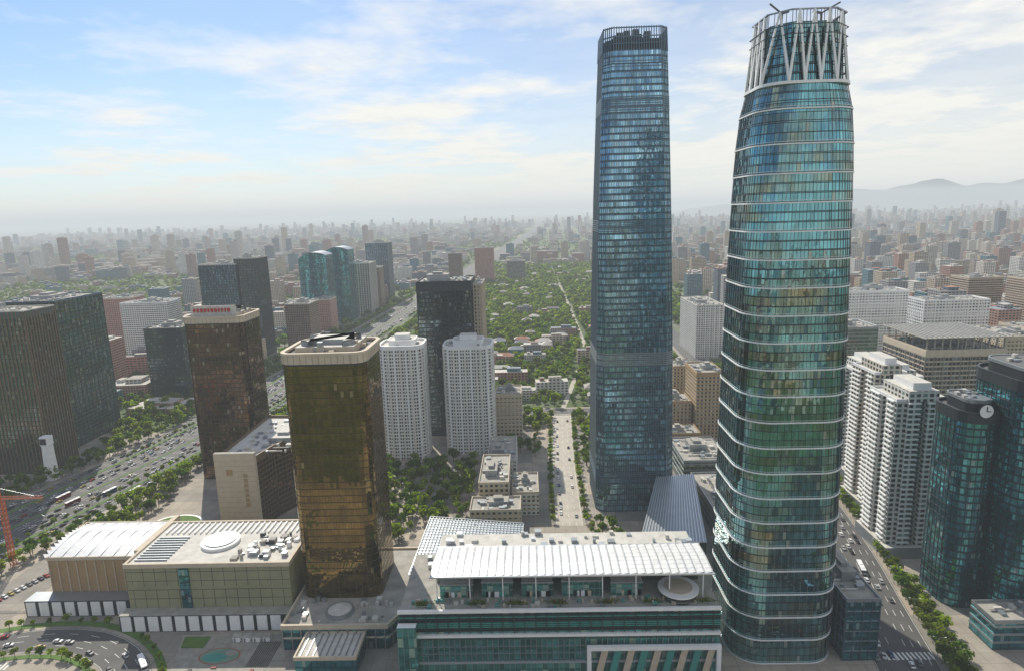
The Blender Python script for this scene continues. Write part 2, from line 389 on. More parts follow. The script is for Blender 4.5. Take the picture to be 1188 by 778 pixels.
# ---------------------------------------------------------------- tapered skyscraper (A)
AX,AY=70,439
def wA(z): return 52.5-3*(z/313)-11*(z/313)**2
mb=MB([gA,dark,navy,steel,roofdark,beige])
zz=[0,24]+[24+i*16.4 for i in range(1,17)]+[299]
zz=sorted(set(round(z,2) for z in zz if z<=299))
for a,b in zip(zz,zz[1:]):
    PA=rrect(AX,AY,wA(a),wA(a),5,1); PB=rrect(AX,AY,wA(b),wA(b),5,1)
    mb.prism(PA,a,b,0,None,poly2=PB)
    sc=wA(b)/wA(a)
    for k,(p,n) in enumerate(resample(PA,1.55)):
        q=(AX+(p[0]-AX)*sc,AY+(p[1]-AY)*sc); mb.fin(p,n,.13,.28,a,b,3 if (a<95 or k%2) else 2,p2=q)
    for j in range(4):
        w=wA(a+(b-a)*j/4); mb.ring(rrect(AX,AY,w,w,5,1),.06,a+(b-a)*j/4,a+(b-a)*j/4+.6,2,inn=.2)
for z0,z1,m in((103,111,3),(190,197,2),(264,272,2),(20,28,2)):
    z=z0
    while z<z1:
        w=wA(z); mb.ring(rrect(AX,AY,w,w,5,1),.35,z,z+.6,m,inn=.2); z+=1.3
w=wA(299); mb.prism(rrect(AX,AY,w-3,w-3,5,1),298.9,306,1,4)
P0=rrect(AX,AY,w,w,5,1); w2=w-1.2
for (p,n) in resample(P0,1.55):
    q=(AX+(p[0]-AX)*w2/w,AY+(p[1]-AY)*w2/w); mb.fin(p,n,.5,.5,299,313,2,p2=q)
for z in(299,303,307,312): mb.ring(rrect(AX,AY,w-1,w-1,5,1),.3,z,z+.6,2,inn=.4)
for i in range(14):
    x=AX+R.uniform(-13,13);y=AY+R.uniform(-13,13); mb.box(x-2,x+2,y-2,y+2,306,R.uniform(308,315),1)
mb.build('tapered_skyscraper'); occ(42,98,410,468)
mb=MB([steel,alu,gGreen,concrete])
mb.prism([(60,338),(98,338),(110,414),(84,408)],0,17,2,3)
for i in range(20):
    s=i/20; x0,y0=60+38*s,337; x1,y1=84+26*s,410+4*s
    mb.face([(x0,y0,18),(x0+1.9,y0,18),(x1+1.3,y1,26),(x1,y1,26)],0,)
    mb.beam((x0,y0,18.2),(x1,y1,26.3),.5,1)
mb.face([(60,337,17),(98,337,17),(98,337,18),(60,337,18)],0); mb.prism([(60,337),(98,337),(110,414),(84,410)],17.02,17.6,0,0)
mb.build('ribbed_roof_hall'); occ(58,112,334,416)
# ---------------------------------------------------------------- shopping mall
mb=MB([gMall,white,dark,alu,rooflight,tealg,steel,beige,gGreen,concrete])
x0,x1,y0,y1=-60,80,252,300
mb.box(x0,x1,y0,y1,0,34.4,0,9)
def lb(za,zb,t,m): mb.box(x0-.4,x1+.02,y0-t,y0-.02,za,zb,m)
lb(34,35.4,1.2,1); lb(22.4,23.6,1.6,1); lb(21.2,22.3,.6,2)
lb(9,10.,1.0,3)
for z in [24.8+i*.95 for i in range(9)]: mb.box(x0,x1,y0-.75,y0-.1,z,z+.35,5 if R.random()<.6 else 2)
for i in range(58):
    x=x0+i*2.4; mb.box(x-.12,x+.12,y0-.9,y0-.05,10.2,21,6)
    if i%2: mb.box(x-.15,x+.15,y0-1.0,y0-.05,24,33.4,2)
for z in(13.5,17): mb.box(x0,x1,y0-.5,y0-.04,z,z+.3,6)
mb.box(22,x1,y0-3.4,y0-1.7,16.5,18.3,1); mb.box(x1-1.8,x1,y0-3.4,y0-1.7,0,16.5,1); mb.box(22,23.8,y0-3.4,y0-1.7,0,16.5,1)
for i in range(9):
    x=25+i*5.8; mb.face([(x,y0-2,1),(x+3,y0-2,1),(x+6.5,y0-2,16),(x+3.5,y0-2,16)],5 if i%2 else 7)
mb.box(-60.2,-52,y0-5,y0-1.7,0,30,0,1)
for a,b,c in((-43,-28,7),(-24,-10,8),(-6,8,7.5),(12,30,8),(34,48,7)):
    mb.box(a,b,262,280,34.4,34.4+c,0,4); mb.box(a-.3,b+.3,261.6,261.95,34.4+c-.8,34.4+c,6); mb.box(a-.3,b+.3,261.6,261.95,38,38.3,6)
    for _ in range(6):
        xx=R.uniform(a+1,b-2); mb.box(xx,xx+R.uniform(1,2.5),261.7,261.9,34.6,37.2,R.choice([7,5,2,1]))
mb.box(-46,76,274,298,34.4,46,8,4)
mb.cyl(64,262,8,34.4,37.6,8,28,mt=7); mb.cyl(64,262,9,37.6,38.3,1,28); mb.cyl(64,262,6.2,38.3,38.6,7,28)
for i in range(9):
    x=-44+i*14.8
    for y in(260,278): mb.beam((x,y,34.4),(x,y,47.6),.45,1)
for i in range(70):
    x=x0+1+i*1.97; mb.beam((x,252.6,35.4),(x,252.6,36.4),.08,6)
mb.box(x0,x1,252.5,252.65,36.4,36.55,6)
for _ in range(70):
    x=R.uniform(-58,74);y=R.uniform(254,260); a=R.uniform(.3,1.2); mb.box(x-a,x+a,y-.5,y+.5,34.4,35.2+R.random(),R.choice([6,7,4,5]))
for _ in range(34):
    x=R.uniform(-59,78);y=R.uniform(284,298); a=R.uniform(.6,1.8); mb.box(x-a,x+a,y-a,y+a,46 if x>-46 and x<76 else 34.4,R.uniform(47,48.2) if x>-46 and x<76 else 36.5,R.choice([6,4,3]))
mb.build('shopping_mall'); occ(-64,82,246,302)
t=NT('canopy_white')
t.pr(t.vm('SCALE',(.74,.74,.73),t.m('MULTIPLY_ADD',t.noise(.5,3),.5,.72)),.35,.1); can=t.mat
mb=MB([can,alu,steel])
nx=34; X0,X1,Y0,Y1=-46,78,257,282
for i in range(nx):
    a=X0+(X1-X0)*i/nx; b=X0+(X1-X0)*(i+1)/nx; m_=a+(b-a)*.8
    for j in range(8):
        ya=Y0+(Y1-Y0)*j/8+.06; yb=Y0+(Y1-Y0)*(j+1)/8-.06
        ha=48+.9*math.sin(math.pi*(ya-Y0)/(Y1-Y0)); hb=48+.9*math.sin(math.pi*(yb-Y0)/(Y1-Y0))
        mb.face([(a+.1,ya,ha),(m_,ya,ha+.35),(m_,yb,hb+.35),(a+.1,yb,hb)],0)
        mb.face([(m_,ya,ha+.35),(b,ya,ha),(b,yb,hb),(m_,yb,hb+.35)],0)
    mb.beam((a,Y0,48.05),(a,Y0+12.5,49.1),.22,2); mb.beam((a,Y0+12.5,49.1),(a,Y1,48.05),.22,2)
mb.box(X0-.5,X1+.5,Y0-.7,Y0-.05,47.4,48.1,1); mb.box(X0-.5,X1+.5,Y1+.05,Y1+.7,47.4,48.1,1)
mb.box(X0,X1,Y0,Y1,47.2,47.4,2)
mb.build('canopy_roof')
mb=MB([steel,gGreen,concrete,alu])
mb.prism([(-66,306),(-8,306),(-6,358),(-64,370)],0,14,1,2)
for i in range(30):
    s=i/29; mb.beam((-66+58*s,305,20),(-64+58*s,370-11*s,20),.35,3)
for j in range(22):
    s=j/21; mb.beam((-66+2*s,305+65*s,20.3),(-8+2*s,305+54*s,20.3),.35,3)
mb.prism([(-66,305),(-8,305),(-6,359),(-64,370)],18.9,19.2,0,0,bottom=True)
for x,y in((-64,308),(-36,308),(-10,308),(-62,366),(-35,360),(-8,356)): mb.beam((x,y,0),(x,y,20),.7,0)
mb.build('lattice_canopy_hall'); occ(-68,-4,302,372)
# ---------------------------------------------------------------- gold glass tower + podium
def cornered(name,x0,x1,y,d,H,gm,ch=6,crown=beige,sign=False):
    cx,cy=(x0+x1)/2,y+d/2; poly=rrect(cx,cy,x1-x0,d,ch,4)
    mb=MB([gm,roofdark,crown,dark,steel,rooflight,redm,brownm])
    mb.prism(poly,0,H-5,0,None)
    z=3.6
    while z<H-6: mb.ring(poly,.05,z-.06,z+.06,7,inn=.1); z+=3.6
    for (p,n) in resample(poly,3.0): mb.fin(p,n,.09,.07,0,H-5,7)
    mb.ring(poly,.5,H-5,H-.8,2,inn=.2); mb.ring(poly,.8,H-.8,H+.4,2,inn=1.2)
    mb.ring(poly,.4,H-5.8,H-5.02,3,inn=.2)
    for (p,n) in resample(offset(poly,.5),3.): mb.fin(p,n,.12,.1,H-5,H-.8,7)
    mb.prism(offset(poly,-.3),H-4.9,H-1.5,2,1)
    mb.prism(offset(poly,-6),H-1.5,H+2.,2,5); mb.prism(offset(poly,-12),H+2.,H+4.5,4,5)
    for i in range(34):
        a=R.uniform(0,6.28); r_=R.uniform(.15,.42); x=cx+(x1-x0)*r_*math.cos(a); yy=cy+d*r_*math.sin(a)
        s=R.uniform(.5,1.4); mb.box(x-s,x+s,yy-s,yy+s,H-1.5,H+R.uniform(0,4.5),R.choice([4,5,1,2]))
    if sign:
        mb.box(x0+6,x1-6,y+4,y+5,H,H+8,5)
        X=x0+8
        while X<x1-10:
            w=R.uniform(1.2,2.2); mb.box(X,X+w,y+3.75,y+3.98,H+3,H+6,6); mb.box(X-.2,X+w+.3,y+3.6,y+3.74,H+R.uniform(3.6,5),H+5.4,6); X+=w+1
    return mb.build(name)
cornered('gold_glass_tower',-120,-79,297,38,141,gGold); occ(-122,-75,290,338)
cornered('bronze_glass_tower',-267,-220,482,36,132,gBronze,ch=5,sign=True); occ(-270,-216,478,522)
mb=MB([gTeal,concrete,white,steel,dark,rooflight,beige])
P=[(-122,274),(-71,274),(-66,284),(-66,345),(-122,345)]
mb.prism(P,0,12.4,0,1); mb.ring(P,.6,11,13.4,6,inn=.6); mb.ring(P,.4,6,6.8,6,inn=.2)
q_=rect(-110,-82,256,273.9)
mb.prism(q_,0,9,0,5); mb.ring(q_,.4,8,9.8,6,inn=.4)
for i in range(9): mb.box(-108+i*3,-107.6+i*3,257,273,9,9.5,3)
for (p,n) in resample(P,4.5): mb.fin(p,n,.5,.5,0,11,3)
mb.cyl(-97,285,7,12.4,14.2,3,28,r2=6.6); mb.cyl(-97,285,5.8,14.2,15.6,5,28,r2=2.2)
for i in range(40):
    x=R.uniform(-120,-72);y=R.uniform(276,295)
    if math.hypot(x+97,y-285)>9: s=R.uniform(.4,1.4); mb.box(x-s,x+s,y-s,y+s,12.4,12.4+R.uniform(.8,2.5),R.choice([3,5]))
mb.build('tower_podium'); occ(-124,-64,254,348)
# ---------------------------------------------------------------- hotel slab
P=[(-208,397),(-182,397),(-178,416),(-168,436),(-152,452),(-150,480),(-208,484)]
tower('curved_hotel',P,50,gBronze,roofm=rooflight,bandm=brownm,fl=3.4,bandh=.7,pier=3.4,pierm=brownm,pierw=.35,piert=.3,par=2,topband=3)
mb=MB([beige,redm,concrete,tan]); mb.box(-208.6,-181.6,393.5,396.6,0,55,0,2)
for k in range(7): mb.box(-190,-187.6,393.2,393.48,18+k*3.4,20.4+k*3.4,3)
for k in range(14): mb.box(-208.4,-181.8,393.42,393.49,3+k*3.6,3.12+k*3.6,3)
mb.box(-201,-197,393.2,393.4,40,44,3)
mb.build('hotel_end_wall'); occ(-212,-146,392,488)
# ---------------------------------------------------------------- exhibition halls
mb=MB([facade('olive_stone',(.27,.27,.16),(.04,.05,.05),bay=6,fl=20,ww=.04,wh=.9),rooflight,beige,white,dark,steel,gTeal,concrete,can])
P=rect(-210,-125,296,342); mb.prism(P,0,33,0,1); mb.ring(P,.5,31.5,33.8,2,inn=.8)
mb.box(-212,-125,289,295.9,0,9,4,7)
for i in range(12):
    x=-211+i*7; mb.box(x,x+5.2,288.6,288.95,.5,8.6,3)
for z in(14,19,24,29): mb.box(-209.9,-182.2,295.9,295.98,z,z+.18,4); mb.box(-176.8,-125.2,295.9,295.98,z,z+.18,4)
mb.box(-182,-177,295.3,295.95,9,31,6)
mb.cyl(-170,318,10,33,34.6,3,30); mb.cyl(-170,318,8,34.6,35.2,5,30)
for i in range(24): mb.box(-206+i*3.2,-205.4+i*3.2,328,340,33,34,3)
for i in range(10): mb.box(-207,-190,300+i*2.6,300.4+i*2.6,33,33.8,5)
for i in range(44):
    x=R.uniform(-155,-128);y=R.uniform(300,326); s=R.uniform(.5,1.8); mb.box(x-s,x+s,y-s,y+s,33,33+R.uniform(.8,2.8),R.choice([5,3,7,4]))
mb.build('exhibition_hall'); occ(-214,-124,286,344)
mb=MB([tan,can,beige,white,dark,steel,alu])
P=[(-263,312),(-212,312),(-212,352),(-268,352)]; mb.prism(P,0,29,0,None)
n=14
for i in range(n):
    a=i/n;b=(i+1)/n; za=29+3*math.sin(math.pi*a);zb=29+3*math.sin(math.pi*b); ya=312+40*a; yb=312+40*b
    mb.face([(-264,ya,za),(-211.5,ya,za),(-211.5,yb,zb),(-267,yb,zb)],1)
    mb.face([(-212,ya,29),(-212,yb,29),(-212,yb,zb),(-212,ya,za)],0)
for i in range(8): mb.beam((-262+i*7,312,29.6),(-262+i*7,332,32.6),.4,6); mb.beam((-262+i*7,332,32.6),(-262+i*7,350,29.8),.4,6)
mb.ring(P,.4,27.5,29.4,2,inn=.4); mb.box(-214,-211,311,352,29,33,2)
for i in range(10): mb.box(-262.5+i*5.1,-262.1+i*5.1,311.4,311.95,2,27,2)
mb.box(-272,-213.5,303,311.9,0,9,4,5)
for i in range(8): mb.box(-271+i*7,-266+i*7,302.6,302.95,.5,8.4,3)
mb.build('convention_hall'); occ(-274,-210,300,354)
# ---------------------------------------------------------------- other mid-ground buildings
T('striped_office_tower',-500,-404,500,34,137,gGreen,pier=3.2,pierm=brownm,pierw=.9,piert=.6,topband=5)
T('striped_office_tower',-480,-424,561,66,137,gGreen,pier=6,pierm=dark,pierw=.5,piert=.3,bandm=navy,bandh=.4)
T('brick_apartment_block',-675,-627,990,40,88,fPink)
T('white_apartment_block',-580,-512,892,30,92,fWhite,bandm=white,fl=3,bandh=.8)
T('white_apartment_block',-600,-545,960,30,86,fWhite,bandm=white,fl=3,bandh=.8)
T('dark_office_block',-446,-402,722,50,83,gDark,bandm=dark,fl=3.8)
T('dark_office_tower',-484,-428,937,46,140,gNavy,pier=4,pierm=dark,pierw=.8)
T('dark_office_tower',-432,-398,941,40,148,gDark,pier=4,pierm=dark,pierw=.8)
T('brown_office_block',-380,-342,985,50,72,fBrown)
T('pink_office_block',-388,-352,1125,40,60,fPink)
for (a,b,y,H,s) in((-417,-366,1167,142,-1),(-400,-351,1261,146,-1)):
    mb=MB([gTeal,steel,white]); n=12; D_=44
    for i in range(n):
        u0,u1=i/n,(i+1)/n; xa=a+(b-a)*u0; xb=a+(b-a)*u1
        h=lambda u:H-20+20*math.sin(math.pi*(.15+.6*u)); ya=lambda u:y-6*math.sin(math.pi*u)
        A=(xa,ya(u0));B_=(xb,ya(u1)); C=(xb,y+D_);D2=(xa,y+D_)
        mb.face([(*A,0),(*B_,0),(*B_,h(u1)),(*A,h(u0))],0,[(xa,0),(xb,0),(xb,h(u1)),(xa,h(u0))])
        mb.face([(*A,h(u0)),(*B_,h(u1)),(*C,h(u1)),(*D2,h(u0))],1)
        mb.face([(*C,0),(*D2,0),(*D2,h(u0)),(*C,h(u1))],0)
    mb.face([(b,y,0),(b,y+D_,0),(b,y+D_,h(1)),(b,y,h(1))],0,[(0,0),(D_,0),(D_,h(1)),(0,h(1))]); mb.face([(a,y+D_,0),(a,y,0),(a,y,h(0)),(a,y+D_,h(0))],0,[(0,0),(D_,0),(D_,h(0)),(0,h(0))])
    mb.build('sail_top_tower'); occ(a,b,y-6,y+D_)
T('grey_office_tower',-396,-340,1578,50,138,gNavy,pier=5,pierm=steel)
T('grey_office_tower',-379,-328,1332,60,107,fGrey,pier=5,pierm=rooflight,pierw=1)
T('grey_office_block',-385,-330,1430,40,90,fBrown)
T('red_office_tower',-150,-96,1848,50,104,fPink); T('dark_office_tower',-215,-180,1760,40,96,fBrown); T('grey_office_block',-60,-6,1900,40,60,fGrey)
T('dark_glass_office_tower',-100,-51,573,46,144,gDark,bandm=dark,fl=3.8,bandh=.4,pier=7,pierm=dark,pierw=.6,topband=8)
T('stone_office_tower',-50,-42,585,40,140,fBeige,pier=3,pierm=beige,pierw=.8)
flatw=facade('flat_wall',(.70,.67,.61),(.04,.045,.05),bay=2.4,fl=2.9,ww=.6,wh=.55)
def aptower(x0,x1,y,d,H):
    cx,cy=(x0+x1)/2,y+d/2; w=x1-x0
    mb=MB([flatw,rooflight,white,steel,dark])
    poly=rrect(cx,cy,w,d,9,3); mb.prism(poly,0,H,0,1)
    z=2.9
    while z<H-1: mb.ring(poly,.9,z-.3,z+.35,2,inn=.02); z+=2.9
    for k,(p,n) in enumerate(resample(poly,4.8)): mb.fin(p,n,1.6,1.1,0,H-1,2 if k%2 else 0)
    mb.ring(poly,1.0,H-1,H+2,2,inn=.4); mb.prism(rrect(cx,cy,w*.62,d*.62,5,3),H,H+5,2,1); mb.prism(rrect(cx,cy,w*.35,d*.35,3,3),H+5,H+9,2,1)
    mb.ring(rrect(cx,cy,w*.62,d*.62,5,3),.6,H+4.4,H+5.4,2,inn=.3)
    for i in range(10):
        x=cx+R.uniform(-.4,.4)*w; yy=cy+R.uniform(-.4,.4)*d; mb.box(x-1,x+1,yy-1,yy+1,H,H+R.uniform(1,3),3)
    mb.build('white_apartment_tower'); occ(x0,x1,y,y+d)
aptower(-125,-89,515,34,97); aptower(-73,-32,526,36,93)
T('beige_office_block',-31,-8,550,30,45,fBeige,bandm=beige)
T('tan_office_block',146,168,637,30,45,fBeige,bandm=tan,fl=3.4); T('tan_office_block',147,171,552,40,60,fBeige,bandm=tan,fl=3.4,topband=3)
T('tan_office_block',118,145,560,28,32,fBeige,bandm=tan,fl=3.4); T('tan_office_block',112,143,520,24,16,fBrown,bandm=tan)
T('beige_shop_block',-40,-8,376,20,20,fBeige,bandm=beige,fl=4); T('beige_shop_block',-36,-16,402,50,27,fBeige,bandm=beige,fl=4); T('beige_shop_block',-14,4,410,34,16,fWhite,bandm=beige,fl=4)
T('beige_shop_block',-34,-12,458,52,20,fWhite,bandm=rooflight,fl=4); T('grey_shop_block',115,150,330,40,20,gGreen,bandm=steel,fl=4.5)
T('grey_shop_block',114,150,378,60,16,fGrey,bandm=steel,fl=4.5); T('grey_shop_block',112,146,450,50,20,gGreen,bandm=steel,fl=4.5)
T('glass_slab_block',227,264,863,90,72,fWhite,pier=6,pierm=white,pierw=.8)
def resid(x0,x1,y,d,H,wallc):
    mb=MB([facade('resid_wall',wallc,(.04,.06,.06),bay=3.6,fl=3.,ww=.62,wh=.6),rooflight,white,gTeal,steel])
    w=x1-x0
    P=[(x0,y+2),(x0+w*.2,y+2),(x0+w*.2,y),(x0+w*.42,y),(x0+w*.42,y+3),(x0+w*.58,y+3),(x0+w*.58,y),(x0+w*.8,y),(x0+w*.8,y+2),(x1,y+2),(x1,y+d*.4),(x1-2.5,y+d*.4),(x1-2.5,y+d*.6),(x1,y+d*.6),(x1,y+d),(x0,y+d),(x0,y+d*.6),(x0+2.5,y+d*.6),(x0+2.5,y+d*.4),(x0,y+d*.4)]
    mb.prism(P,0,H,0,1); z=3.
    while z<H:
        mb.box(x0+w*.2-.3,x0+w*.42+.3,y-1.2,y-.02,z-.25,z+.5,2); mb.box(x0+w*.58-.3,x0+w*.8+.3,y-1.2,y-.02,z-.25,z+.5,2)
        mb.box(x0-1.1,x0-.02,y+4,y+d*.4-1.,z-.25,z+.5,2); mb.box(x0-1.1,x0-.02,y+d*.6+1,y+d-1,z-.25,z+.5,2)
        mb.box(x0+w*.43,x0+w*.57,y+2.4,y+2.95,z-.5,z+.3,3); z+=3.
    mb.box(x0+w*.2,x0+w*.8,y+.5,y+d-3,H,H+6,0,1); mb.box(x0+w*.32,x0+w*.68,y+3,y+d-7,H+6,H+10,2,1); mb.ring(rect(x0,x1,y+2,y+d),.3,H-.5,H+1.3,2,inn=.3)
    mb.box(x0-2,x1+2,y-3,y+d+2,0,7,4,1)
    mb.build('residential_tower'); occ(x0,x1,y,y+d)
resid(206,234,350,30,94,(.60,.59,.55)); resid(221,241,402,30,96,(.55,.5,.43)); resid(236,262,450,34,84,(.62,.62,.6)); resid(262,294,470,34,74,(.6,.58,.52))
T('grey_office_block',310,372,497,60,88,fGrey,bandm=beige,fl=3.8,bandh=.8,pier=7,pierm=fGrey,topband=4)
mb=MB([concrete,steel])
for x in range(312,374,6):
    for y in(500,528,554): mb.beam((x,y,88),(x,y,98),.9,0)
mb.box(308,374,496,558,98,98.8,0)
for x in range(310,374,4): mb.beam((x,497,99.2),(x,557,99.2),.5,1)
mb.build('rooftop_frame')
T('white_office_slab',385,456,774,30,98,fWhite,bandm=white,fl=3.6,pier=4,pierm=white,pierw=.6)
T('white_office_slab',430,500,700,30,96,fWhite,bandm=white,fl=3.6,pier=4,pierm=white,pierw=.6)
T('white_office_slab',330,380,700,40,70,fBeige,bandm=white,fl=3.6)
T('glass_office_slab',300,350,640,40,80,gGreen,bandm=steel)
T('brown_apartment_tower',613,660,903,40,95,fBrown,bandm=beige,fl=3.1); T('brown_apartment_tower',640,690,830,40,100,fBrown,bandm=beige,fl=3.1)
T('beige_office_block',415,460,560,50,84,fBeige,bandm=beige,fl=3.6)
T('beige_office_block',475,530,600,50,80,fWhite,bandm=beige,fl=3.6)
def rounded(x0,x1,y,d,H,r):
    cx,cy=(x0+x1)/2,y+d/2; poly=rrect(cx,cy,x1-x0,d,r,6); mb=MB([gTeal,roofdark,steel,dark,white,rooflight])
    mb.prism(poly,0,H,0,1); z=3.8
    while z<H: mb.ring(poly,.25,z-.2,z+.2,3,inn=.02); z+=3.8
    for (p,n) in resample(poly,3.): mb.fin(p,n,.2,.2,0,H,3)
    mb.ring(poly,.6,H-4,H+1.5,3,inn=.5); mb.prism(offset(poly,-4),H,H+6,3,1); mb.ring(offset(poly,-4),.4,H+5,H+6.5,2,inn=.3)
    for i in range(12):
        x=cx+R.uniform(-.3,.3)*(x1-x0); yy=cy+R.uniform(-.3,.3)*d; mb.box(x-1,x+1,yy-1,yy+1,H+6,H+6+R.uniform(.6,2),R.choice([2,5]))
    return mb
occ(206,268,284,345)
m1=rounded(209,229,300,28,102,8)
m1.cyl(219,308,5.2,108,109,2,24)
cl=[]; n=28
for k in range(n): a=2*math.pi*k/n; cl.append((217+3.2*math.cos(a),298.,105+3.2*math.sin(a)))
m1.face([(p[0],297.9,p[2]) for p in cl][::-1],4); m1.face([(217+(p[0]-217)*1.15,298.05,105+(p[2]-105)*1.15) for p in cl][::-1],3)
m1.beam((217,297.7,105),(217,297.7,107.4),.3,3); m1.beam((217,297.7,105),(218.8,297.7,105),.3,3)
m1.build('clock_glass_tower')
rounded(226,268,284,44,120,12).build('teal_glass_tower')
T('podium_block',210,264,268,16,14,gTeal,bandm=steel,fl=4)
mb=MB([white,dark,beige]); mb.box(-399,-390,494,497,0,1,2); mb.prism(rrect(-394,488,8,8,1,1),0,30,0,0,poly2=rrect(-394,488,6.5,6.5,1,1)); mb.prism(rrect(-394,488,7.5,7.5,1,1),30,37,0,0); mb.box(-396.5,-391.5,484,484.2,31,36,1); mb.build('clock_tower')
mb=MB([orange,steel,concrete]); cx,cy=-318,352
for z in range(0,44,3):
    for a,b in(((-1,-1),(1,-1)),((1,-1),(1,1)),((1,1),(-1,1)),((-1,1),(-1,-1))):
        mb.beam((cx+a[0]*1.1,cy+a[1]*1.1,z),(cx+a[0]*1.1,cy+a[1]*1.1,z+3),.28,0); mb.beam((cx+a[0]*1.1,cy+a[1]*1.1,z),(cx+b[0]*1.1,cy+b[1]*1.1,z+3),.16,0); mb.beam((cx+a[0]*1.1,cy+a[1]*1.1,z),(cx+b[0]*1.1,cy+b[1]*1.1,z),.16,0)
for i in range(14):
    x=cx+i*2.5-10
    for q in((0,45),(1.4,45),(.7,46.6)): mb.beam((x,cy+q[0],q[1]),(x+2.5,cy+q[0],q[1]),.2,0)
    mb.beam((x,cy,45),(x+1.2,cy+.7,46.6),.12,0); mb.beam((x+2.4,cy+1.4,45),(x+1.2,cy+.7,46.6),.12,0)
mb.beam((cx,cy,45),(cx,cy,52),.5,0); mb.beam((cx,cy,52),(cx+20,cy+.7,46.6),.12,1); mb.beam((cx,cy,52),(cx-9,cy+.7,46.6),.12,1)
mb.box(cx-10,cx-7,cy-1,cy+2,42,45,2); mb.box(cx-2,cx+2,cy-2,cy+2,0,1,2); mb.build('tower_crane')
# ---------------------------------------------------------------- forecourt garden, plaza
def disc(mb,x,y,rx,ry,z,m,n=36): mb.face([(x+rx*math.cos(2*math.pi*i/n),y+ry*math.sin(2*math.pi*i/n),z) for i in range(n)],m)
mb=MB([grass,white,paving,asphalt,tealg,redm]); disc(mb,-247,405,18,15,.03,1); disc(mb,-247,405,16.6,13.6,.05,0); disc(mb,-247,405,7,5,.07,2)
mb.box(-228,-190,372,386,.0,.3,0); mb.box(-262,-234,362,372,0,.3,0); mb.build('garden')
mb=MB([plain('plaza_red',(.30,.12,.09),.8),tealg,grass,plain('plaza_stone',(.30,.28,.24),.8,var=.5,scale=.25),asphalt,plain('plaza_green',(.16,.27,.2),.8)])
mb.face([(-166,244,.06),(-124,244,.06),(-124,286,.06),(-178,286,.06)],3)
disc(mb,-152,270,10,6,.08,0); disc(mb,-152,270,9.2,5.3,.10,5); disc(mb,-154,269,5.5,3,.12,1); disc(mb,-147,272,3,2,.14,3)
for i in range(5): mb.face([(-164+i*5,248,.1),(-162+i*5,248,.1),(-158+i*5,258,.1),(-160+i*5,258,.1)],1 if i%2 else 2)
mb.prism([(-174,276),(-163,276),(-163,284),(-176,284)],0,.5,2,2); mb.prism(rect(-138,-126,248,258),0,.5,2,2)
for i in range(12): mb.box(-136+i*.9,-135.6+i*.9,262,280,.06,.3,4)
for k in range(18):
    x=R.uniform(-164,-126);y=R.uniform(246,262); mb.box(x,x+R.uniform(.6,3),y,y+R.uniform(.6,2),.06,R.uniform(.4,1.5),R.choice([0,1,3,4]))
mb.build('plaza')
for k in range(4):
    mb=MB([concrete,steel,white]); x=-150+k*5; mb.box(x,x+3.4,280,283,0,2.6,2,0); mb.box(x-.2,x+3.6,279.8,283.2,2.6,2.9,0); mb.box(x+.6,x+1.4,279.7,279.98,.2,2.1,1); mb.build('site_cabin')
# ---------------------------------------------------------------- procedural city
def inpoly_av(x,y,pad):
    for (a,b) in zip(avP,avP[1:]):
        if a[1]<=y<=b[1]:
            xc=a[0]+(b[0]-a[0])*(y-a[1])/(b[1]-a[1]); return abs(x-xc)<pad
    return False
def blocked(x,y,w=0,d=0,av_=58):
    if inpoly_av(x,y,av_+w): return True
    if y<=632: sx=24+(y-394)*.033; hw=12
    elif y<1000: sx=34+(y-650)*.152; hw=3
    else: sx=87; hw=3
    if abs(x-sx)<hw+w and 380<y<2400: return True
    if abs(y-640)<14+d and -322<x<900: return True
    if 150<y<2400:
        xr=215+(y-600)*.03 if y>600 else 175+(y-300)*.13
        if abs(x-xr)<24+w: return True
    for (a,b,c,d2) in occupied:
        if a-w<x<b+w and c-d<y<d2+d: return True
    return False
city=MB([fCity,rCity]); low=MB([fCity,rCity]); foot=[]
def bld(mb,x,y,w,d,h,r,det=True):
    a=r.choice([0,0,0,.08,-.1]); c,s=math.cos(a),math.sin(a)
    P=[(x+i*w*c-j*d*s,y+i*w*s+j*d*c) for i,j in((-.5,-.5),(.5,-.5),(.5,.5),(-.5,.5))]
    mb.prism(P,0,h,0,1)
    if det:
        q=[((p[0]-x)*.4+x+w*.1,(p[1]-y)*.5+y) for p in P]; mb.prism(q,h,h+r.uniform(2,5),0,1)
        if r.random()<.4:
            q=[((p[0]-x)*.15+x-w*.3,(p[1]-y)*.3+y) for p in P]; mb.prism(q,h,h+r.uniform(2,4),0,1)
def house(mb,x,y,w,d,h,r):
    P=rect(x-w/2,x+w/2,y-d/2,y+d/2); mb.prism(P,0,h,0,None)
    o=.7; b=[(x-w/2-o,y-d/2-o,h),(x+w/2+o,y-d/2-o,h),(x+w/2+o,y+d/2+o,h),(x-w/2-o,y+d/2+o,h)]
    k=min(w,d)/2
    if w>d: r0,r1=(x-w/2+k,y,h+k*.6),(x+w/2-k,y,h+k*.6); F=[[b[0],b[1],r1,r0],[b[1],b[2],r1],[b[2],b[3],r0,r1],[b[3],b[0],r0]]
    else: r0,r1=(x,y-d/2+k,h+k*.6),(x,y+d/2-k,h+k*.6); F=[[b[0],b[1],r0],[b[1],b[2],r1,r0],[b[2],b[3],r1],[b[3],b[0],r0,r1]]
    for q in F: mb.face(q,1)
    foot.append((x-w/2-2,x+w/2+2,y-d/2-5,y+d/2+1))
y=560
